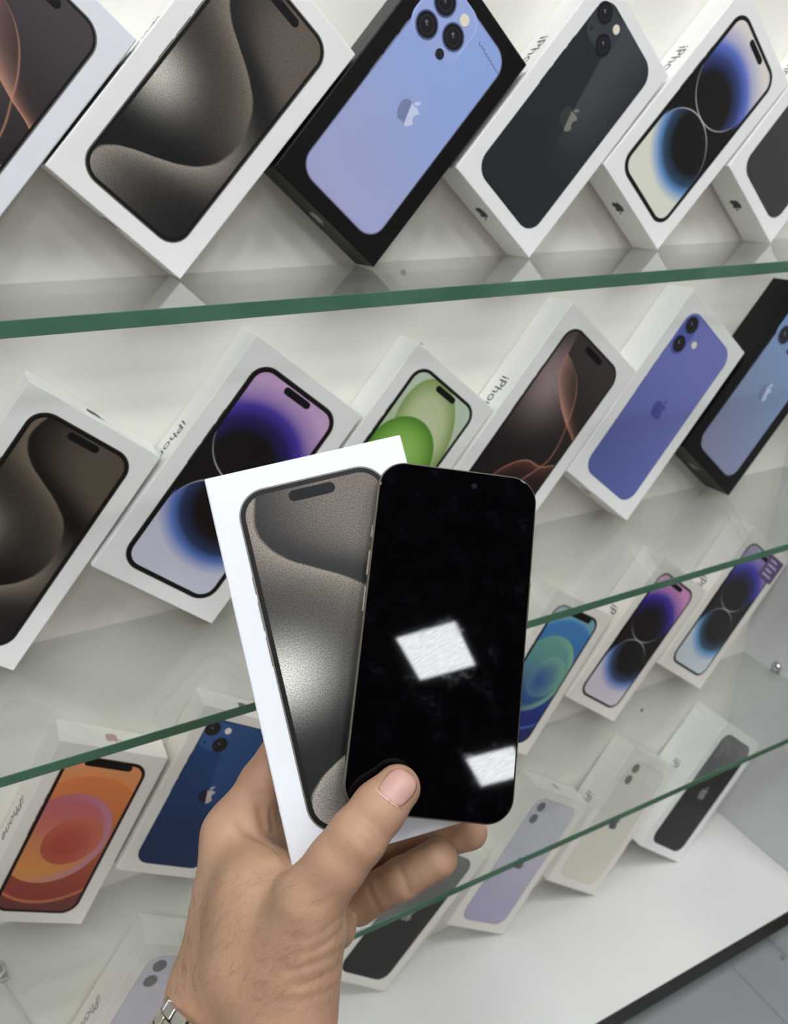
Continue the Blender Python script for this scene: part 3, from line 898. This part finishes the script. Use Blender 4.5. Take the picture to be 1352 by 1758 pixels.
# ------------------------------------------------------------------ the hand (one surface from a distance field, in camera-aligned millimetres)
def cp(x, y, d):
    d = d*1000.0
    return np.array([(x-CX)/FPX*d, (CY-y)/FPX*d, d], np.float32)
def cone(P, a, b, ra, rb):
    ab = b-a
    t_ = np.clip(((P-a)@ab)/float(ab@ab), 0, 1)
    q = P-a-t_[..., None]*ab
    return np.sqrt((q*q).sum(-1))-(ra+t_*(rb-ra))
def smin(a, b, k):
    h = np.clip(0.5+0.5*(b-a)/k, 0, 1)
    return b+(a-b)*h-k*h*(1-h)
def chain(P, pts, k=2.0):
    d = None
    for (a, ra), (b, rb) in zip(pts[:-1], pts[1:]):
        e = cone(P, a, b, ra, rb)
        d = e if d is None else smin(d, e, k)
    return d
H_FORE = [((372, 1722, .318), 19.0), ((345, 2010, .312), 23.0)], [((490, 1722, .304), 18.0), ((478, 2010, .292), 22.0)]
H_PALM = [  # (a, ra, b, rb)
    ((378, 1715, .320), 19.5, (398, 1435, .352), 12.8),     # index metacarpal
    ((400, 1700, .326), 19.0, (445, 1465, .373), 12.0),     # middle
    ((430, 1700, .328), 18.0, (490, 1548, .379), 11.5),     # ring
    ((460, 1700, .326), 17.0, (525, 1602, .373), 10.5),     # little
    ((490, 1715, .305), 18.5, (520, 1600, .304), 15.5),     # ball of the thumb
    ((440, 1660, .313), 22.0, (446, 1545, .322), 18.5),     # muscle between thumb and index
    ((446, 1545, .322), 18.5, (425, 1470, .345), 12.0),
    ((420, 1420, .358), 10.5, (500, 1440, .378), 10.5),     # palm behind the web
    ((435, 1480, .355), 11.0, (490, 1500, .372), 11.0),
]
H_THUMB = [((505, 1640, .302), 16.0), ((530, 1548, .2985), 13.4), ((578, 1482, .2965), 11.3), ((612, 1438, .2970), 11.0), ((650, 1388, .3010), 10.2), ((682, 1353, .3045), 9.0)]
H_INDEX = [((398, 1435, .352), 12.3), ((452, 1345, .364), 11.0), ((500, 1268, .3715), 10.3), ((570, 1190, .377), 8.8), ((615, 1148, .3765), 7.6)]
H_MIDDLE = [((445, 1465, .373), 11.8), ((600, 1478, .378), 10.2), ((728, 1446, .367), 8.9), ((806, 1428, .361), 8.2)]
H_RING = [((490, 1548, .379), 11.3), ((614, 1550, .362), 9.4), ((690, 1508, .350), 8.9), ((752, 1473, .344), 8.6)]
H_LITTLE = [((525, 1602, .373), 10.3), ((577, 1594, .350), 8.4), ((556, 1600, .334), 7.6), ((535, 1590, .328), 6.8)]
def A(l): return [(cp(*p), r_) for p, r_ in l]
GROOVES = [  # photo polyline on the skin, width mm, depth mm
    ([(604, 1408), (626, 1424), (647, 1450)], 1.0, 0.55), ([(594, 1418), (614, 1436), (634, 1460)], 1.0, 0.5), ([(614, 1398), (640, 1416), (660, 1440)], 0.9, 0.35),
    ([(684, 1486), (694, 1508), (703, 1536)], 1.1, 0.55), ([(632, 1524), (642, 1546), (655, 1570)], 1.1, 0.55), ([(772, 1440), (776, 1455), (782, 1466)], 1.0, 0.4),
    ([(412, 1412), (440, 1436), (492, 1476)], 1.8, 1.3), ([(446, 1388), (452, 1416), (462, 1450)], 1.5, 1.0), ([(466, 1396), (470, 1424), (480, 1462)], 1.5, 1.0), ([(438, 1366), (458, 1364), (474, 1370)], 1.3, 0.7),
    ([(400, 1450), (430, 1476), (470, 1496)], 1.6, 0.5),
    ([(505, 1640), (545, 1628), (582, 1600)], 1.1, 0.45), ([(492, 1668), (545, 1652), (586, 1628)], 1.1, 0.45), ([(500, 1694), (545, 1680), (582, 1656)], 1.1, 0.4), ([(480, 1722), (540, 1712), (574, 1694)], 1.2, 0.4),
    ([(520, 1612), (556, 1598), (584, 1572)], 1.0, 0.3), ([(520, 1560), (556, 1552), (590, 1534)], 0.9, 0.22), ([(516, 1534), (550, 1524), (584, 1508)], 0.9, 0.2),
]
GCACHE = []
def hand_sdf(P):
    f0 = smin(chain(P, A(H_FORE[0])), chain(P, A(H_FORE[1])), 16)
    palm = f0
    for a, ra, b, rb in H_PALM:
        palm = smin(palm, cone(P, cp(*a), cp(*b), ra, rb), 11)
    d = smin(palm, chain(P, A(H_THUMB), 3), 9)
    d = np.minimum(d, smin(palm, chain(P, A(H_INDEX), 3), 7))
    for l in (H_MIDDLE, H_RING, H_LITTLE):
        d = np.minimum(d, smin(palm, chain(P, A(l), 2.5), 5))
    if GCACHE:
        m_ = np.abs(d) < 4.0
        Pm = P[m_]; dm = d[m_]
        for pts_, wd, dp in GCACHE:
            q = None
            for a, b in zip(pts_[:-1], pts_[1:]):
                e = cone(Pm, a, b, 0, 0); q = e if q is None else np.minimum(q, e)
            dm = dm+dp*np.exp(-(q/wd)**2)
        d[m_] = dm
    return d
def surface_nets(lo, hi, h, fn):
    n = np.ceil((hi-lo)/h).astype(int)+1
    ax = [lo[i]+h*np.arange(n[i]) for i in range(3)]
    D = np.empty(n, np.float32)
    for i0 in range(0, n[0], 16):
        g = np.stack(np.meshgrid(ax[0][i0:i0+16], ax[1], ax[2], indexing='ij'), -1).astype(np.float32)
        D[i0:i0+16] = fn(g)
    S = D < 0
    sl = lambda d, v: tuple(slice(v[k], n[k]-1+v[k]) for k in range(3))
    cnt = np.zeros(n-1, np.int8)
    corners = [(i, j, k) for i in (0, 1) for j in (0, 1) for k in (0, 1)]
    for c in corners: cnt += S[sl(0, c)]
    act = (cnt > 0) & (cnt < 8)
    idx = np.full(n-1, -1, np.int64)
    cells = np.argwhere(act)
    idx[act] = np.arange(len(cells))
    acc = np.zeros((len(cells), 3)); num = np.zeros(len(cells))
    for c in corners:
        for k in range(3):
            if c[k]: continue
            e = list(c); e[k] = 1
            a = D[cells[:, 0]+c[0], cells[:, 1]+c[1], cells[:, 2]+c[2]]
            b = D[cells[:, 0]+e[0], cells[:, 1]+e[1], cells[:, 2]+e[2]]
            m_ = (a < 0) != (b < 0)
            t_ = np.where(m_, a/np.where(m_, a-b, 1), 0)
            p = np.array(c, float)[None].repeat(len(cells), 0); p[:, k] += t_
            acc[m_] += p[m_]; num[m_] += 1
    V = (cells+acc/num[:, None])*h+lo
    F = []
    for k in range(3):
        i, j = (k+1) % 3, (k+2) % 3
        a = [slice(1, n[q]-1) for q in range(3)]; a[k] = slice(0, n[k]-1)
        b = list(a); b[k] = slice(1, n[k])
        s0, s1 = S[tuple(a)], S[tuple(b)]
        ed = np.argwhere(s0 != s1)
        fl = s0[tuple(ed.T)]
        base = ed.copy()
        for q in range(3):
            if q != k: base[:, q] += 1
        o = np.zeros((4, 3), int); o[1, i] = -1; o[2, i] = -1; o[2, j] = -1; o[3, j] = -1
        q4 = np.stack([idx[tuple((base+oo).T)] for oo in o], 1)
        q4 = np.where(fl[:, None], q4[:, ::-1], q4)
        F.append(q4)
    return V, np.concatenate(F)
# march from the camera to the skin (for nail and hairs)
def march(xs, ys, d0=270.0, iters=60):
    xs, ys = np.asarray(xs, float), np.asarray(ys, float)
    dv = np.stack([(xs-CX)/FPX, (CY-ys)/FPX, np.ones_like(xs)], -1)
    ln = np.linalg.norm(dv, axis=-1)
    z = np.full(xs.shape, d0)
    for _ in range(iters):
        s_ = hand_sdf((dv*z[..., None]).astype(np.float32))
        z = z+np.clip(s_, -3, 6)*0.8/ln
    P = dv*z[..., None]
    return P, np.abs(hand_sdf(P.astype(np.float32))) < 0.3
def normal(P):
    g = np.zeros(P.shape)
    for k in range(3):
        e = np.zeros(3); e[k] = 0.4
        g[..., k] = hand_sdf((P+e).astype(np.float32))-hand_sdf((P-e).astype(np.float32))
    return g/np.maximum(np.linalg.norm(g, axis=-1, keepdims=True), 1e-9)
for pl, wd, dp in GROOVES:
    Pg, okg = march([q[0] for q in pl], [q[1] for q in pl])
    if okg.all(): GCACHE.append(([q.astype(np.float32) for q in Pg], wd*1.3, dp))
lo = np.array([-112., -345., 262.]); hi = np.array([66., -78., 408.])
V, F = surface_nets(lo, hi, 1.0, hand_sdf)
Rm = np.array([list(RIGHT), list(UP), list(FWD)])
def to_world(Vc): return (np.asarray(Vc, float)/1000.0)@Rm+np.array([0, 0, EYE])
HB = px(430, 1715, .312)
def skin_mat():
    nb = NB('skin', 0.48, 0.35)
    ob = nb.obj()
    a = nb.noise(ob, 22, 4); b = nb.noise(ob, 140, 3); c_ = nb.noise(ob, 9, 2)
    c = nb.mix(nb.clamp(a*2.2-0.6), lin(168, 130, 104), lin(190, 152, 124))
    c = nb.mix(nb.clamp((c_-0.5)*3.0), c, lin(182, 136, 116))
    c = nb.mix(nb.clamp((b-0.55)*1.6), c, lin(160, 118, 96))
    nb.base(c)
    nb.bsdf.inputs['Subsurface Weight'].default_value = 0.12
    nb.bsdf.inputs['Subsurface Radius'].default_value = (0.006, 0.0022, 0.0012)
    nb.bsdf.inputs['Subsurface Scale'].default_value = 1.0
    vor = nb.n('ShaderNodeTexVoronoi'); vor.feature = 'DISTANCE_TO_EDGE'; vor.inputs['Scale'].default_value = 900
    nb.nt.links.new(ob, vor.inputs['Vector'])
    hgt = nb.clamp(X(nb, vor.outputs[0])*6.0)*0.4+nb.noise(ob, 260, 4)*0.9
    nb.bump(hgt, 0.35, 0.0004)
    return nb.mat
M_SKIN = skin_mat()
hand = empty('hand', Matrix.Translation(HB))
tag(hand, 'bare hand and wrist gripping the phone and its box, thumb on the screen', 'hand')
me = mesh('hand_skin', [tuple(q) for q in (to_world(V)-np.array(HB))], [tuple(int(i) for i in q) for q in F], True)
link('hand_skin', me, M_SKIN, hand)

# thumbnail
nu, nv = 15, 13
b0, b1 = np.array([667., 1372.]), np.array([703., 1326.])
axn = (b1-b0)/np.linalg.norm(b1-b0); acr = np.array([-axn[1], axn[0]])
gx = np.zeros((nu, nv)); gy = np.zeros((nu, nv))
for iu in range(nu):
    s_ = iu/(nu-1)
    hw = 29.5*min(1.0, (0.90+0.10*s_*2))*math.sqrt(max(0.02, 1-max(0, (s_-0.45)/0.56)**2.6))*(0.80+0.20*min(1, s_/0.12))
    for iv in range(nv):
        t_ = -1+2*iv/(nv-1)
        q = b0+(b1-b0)*s_+acr*hw*t_+axn*(-3.0*(1-t_*t_))*(1-s_)
        gx[iu, iv], gy[iu, iv] = q
P, ok = march(gx, gy)
N = normal(P)
rim = np.zeros((nu, nv)); 
for iu in range(nu):
    for iv in range(nv): rim[iu, iv] = min(1.0, min(iv, nv-1-iv)/2.0, (nu-1-iu)/2.0, (iu+0.6)/1.4)
top = to_world(P+N*(0.05+0.42*rim)[..., None])-np.array(HB); bot = to_world(P-N*0.7)-np.array(HB)
v = [tuple(q) for q in top.reshape(-1, 3)]+[tuple(q) for q in bot.reshape(-1, 3)]
f = []; nn = nu*nv
for iu in range(nu-1):
    for iv in range(nv-1):
        a = iu*nv+iv
        f.append((a, a+1, a+nv+1, a+nv)); f.append((nn+a, nn+a+nv, nn+a+nv+1, nn+a+1))
ring = [iv for iv in range(nv)]+[iu*nv+nv-1 for iu in range(1, nu)]+[(nu-1)*nv+iv for iv in range(nv-2, -1, -1)]+[iu*nv for iu in range(nu-2, 0, -1)]
for a, b in zip(ring, ring[1:]+ring[:1]): f.append((a, nn+a, nn+b, b))
nb = NB('nail', 0.40, 0.4)
nb.base(nb.mix(nb.noise(nb.obj(), 120, 2), lin(184, 138, 128), lin(200, 158, 148)))
nb.bsdf.inputs['Subsurface Weight'].default_value = 0.1
nb.bsdf.inputs['Subsurface Radius'].default_value = (0.004, 0.002, 0.0015)
me = mesh('thumbnail', v, f, True)
bm = bmesh.new(); bm.from_mesh(me); bmesh.ops.recalc_face_normals(bm, faces=list(bm.faces)); bm.to_mesh(me); bm.free()
o = link('thumbnail', me, nb.mat, hand)
o['label'] = 'pinkish thumbnail with a pale cuticle line'
Pc, _ = march(np.array([b0[0]-axn[0]*(2.5*(1-t*t))+acr[0]*29*t for t in np.linspace(-1, 1, 14)]), np.array([b0[1]-axn[1]*(2.5*(1-t*t))+acr[1]*29*t for t in np.linspace(-1, 1, 14)]))
Nc = normal(Pc)
link('cuticle', tube('cuticle', [tuple(q) for q in to_world(Pc+Nc*0.1)-np.array(HB)], [0.00018+0.00017*math.sin(math.pi*i/13) for i in range(14)], 6), plain('cuticle_skin', lin(226, 196, 178), 0.4), hand)

# fine dark hairs on the back of the hand and wrist
rs = np.random.RandomState(7)
hx = np.concatenate([rs.uniform(285, 345, 170), rs.uniform(300, 600, 620)])
hy = np.concatenate([rs.uniform(1440, 1725, 170), rs.uniform(1490, 1740, 620)])
keep = ~((hx > 520) & (hy < 1530))
hx, hy = hx[keep], hy[keep]
P, ok = march(hx, hy)
N = normal(P)
P, N, hx, hy = P[ok], N[ok], hx[ok], hy[ok]
v, f = [], []
for p_, n_, x_, y_ in zip(P, N, hx, hy):
    if x_ > 350 and rs.rand() < 0.25: continue
    # lie of the hair: towards the outer edge and up on the wrist, across on the thumb side
    tt = (np.array([-0.25, 0.95, 0.0]) if x_ < 352 else np.array([-0.85, -0.35, 0.0]) if x_ > 440 else np.array([-0.35, -0.9, 0.0]))
    tt = tt+rs.normal(0, 0.28, 3); tt = tt-n_*(tt@n_); tt /= np.linalg.norm(tt)+1e-6
    L = rs.uniform(3.5, 7.5); lift = rs.uniform(0.18, 0.5) if x_ > 340 else rs.uniform(0.4, 0.8)
    cur = rs.normal(0, 0.25); sidev = np.cross(n_, tt)
    base = len(v); K = 5
    for i in range(K):
        s_ = i/(K-1)
        c_ = p_+tt*L*s_*(1-0.1*s_)+n_*L*lift*s_*(1-0.55*s_)-n_*0.1+sidev*L*cur*s_*s_
        rr = 0.037*(1-0.7*s_)
        for k in range(3):
            a_ = 2*math.pi*k/3
            v.append(c_+(sidev*math.cos(a_)+n_*math.sin(a_))*rr)
    for i in range(K-1):
        for k in range(3):
            f.append((base+i*3+k, base+i*3+(k+1) % 3, base+(i+1)*3+(k+1) % 3, base+(i+1)*3+k))
if v:
    o = link('body_hair', mesh('body_hair', [tuple(q) for q in to_world(np.array(v))-np.array(HB)], f, True), plain('dark_hair', lin(70, 52, 42), 0.5), hand)
    o['kind'] = 'stuff'

# ------------------------------------------------------------------ metal link bracelet on the wrist
M_STEEL = plain('polished_steel', (0.62, 0.61, 0.59), 0.22, 1.0)
M_STEEL2 = plain('warm_steel', (0.60, 0.55, 0.45), 0.3, 1.0)
bc = cp(425, 1836, .309)
brac = empty('bracelet', Matrix.Translation(Vector(to_world(bc))))
tag(brac, 'silver metal link bracelet worn on the wrist', 'bracelet')
ax_h = np.array([0.86, -0.50, -0.08]); ax_h /= np.linalg.norm(ax_h)
ax_d = np.array([0.12, 0.40, -0.90]); ax_d -= ax_h*(ax_d@ax_h); ax_d /= np.linalg.norm(ax_d)
ax_n = np.cross(ax_h, ax_d)
if ax_n[1] < 0: ax_n = -ax_n
NL = 30
RA, RB = 40.5, 28.5
spw = lambda q: np.sign(q)*np.abs(q)**0.78
th = np.linspace(0, 2*np.pi, 2000); arc = np.cumsum(np.hypot(*np.gradient(np.stack([RA*spw(np.cos(th)), RB*spw(np.sin(th))]), axis=1))); arc = arc/arc[-1]
for rowk, (off, hh, zc, mt, thick) in enumerate(((0.0, 4.6, 4.9, M_STEEL, 1.7), (0.5, 4.6, 0.0, M_STEEL2, 1.5), (0.0, 4.6, -4.9, M_STEEL, 1.7))):
    bmsh = None
    for k in range(NL):
        t_ = float(np.interp((k+off)/NL, arc, th))
        cf = lambda q: ax_h*RA*float(spw(np.cos(q)))+ax_d*RB*float(spw(np.sin(q)))
        c_ = cf(t_)
        tg = cf(t_+0.03)-cf(t_-0.03); tg /= np.linalg.norm(tg)
        no = np.cross(tg, ax_n); no = no if no@c_ > 0 else -no
        Mx = np.stack([tg, ax_n, no], 1)/1000.0
        Mw = Rm.T@Mx
        if bmsh is None: bmsh = box_mesh('link', (-3.35, -hh/2, -thick), (3.35, hh/2, thick), 0.55, 2)
        o = link('link', bmsh, mt, brac)
        M4 = Matrix(Mw.tolist()).to_4x4()
        M4.translation = Vector(to_world(bc+c_+ax_n*zc))-brac.matrix_world.translation
        o.matrix_local = M4
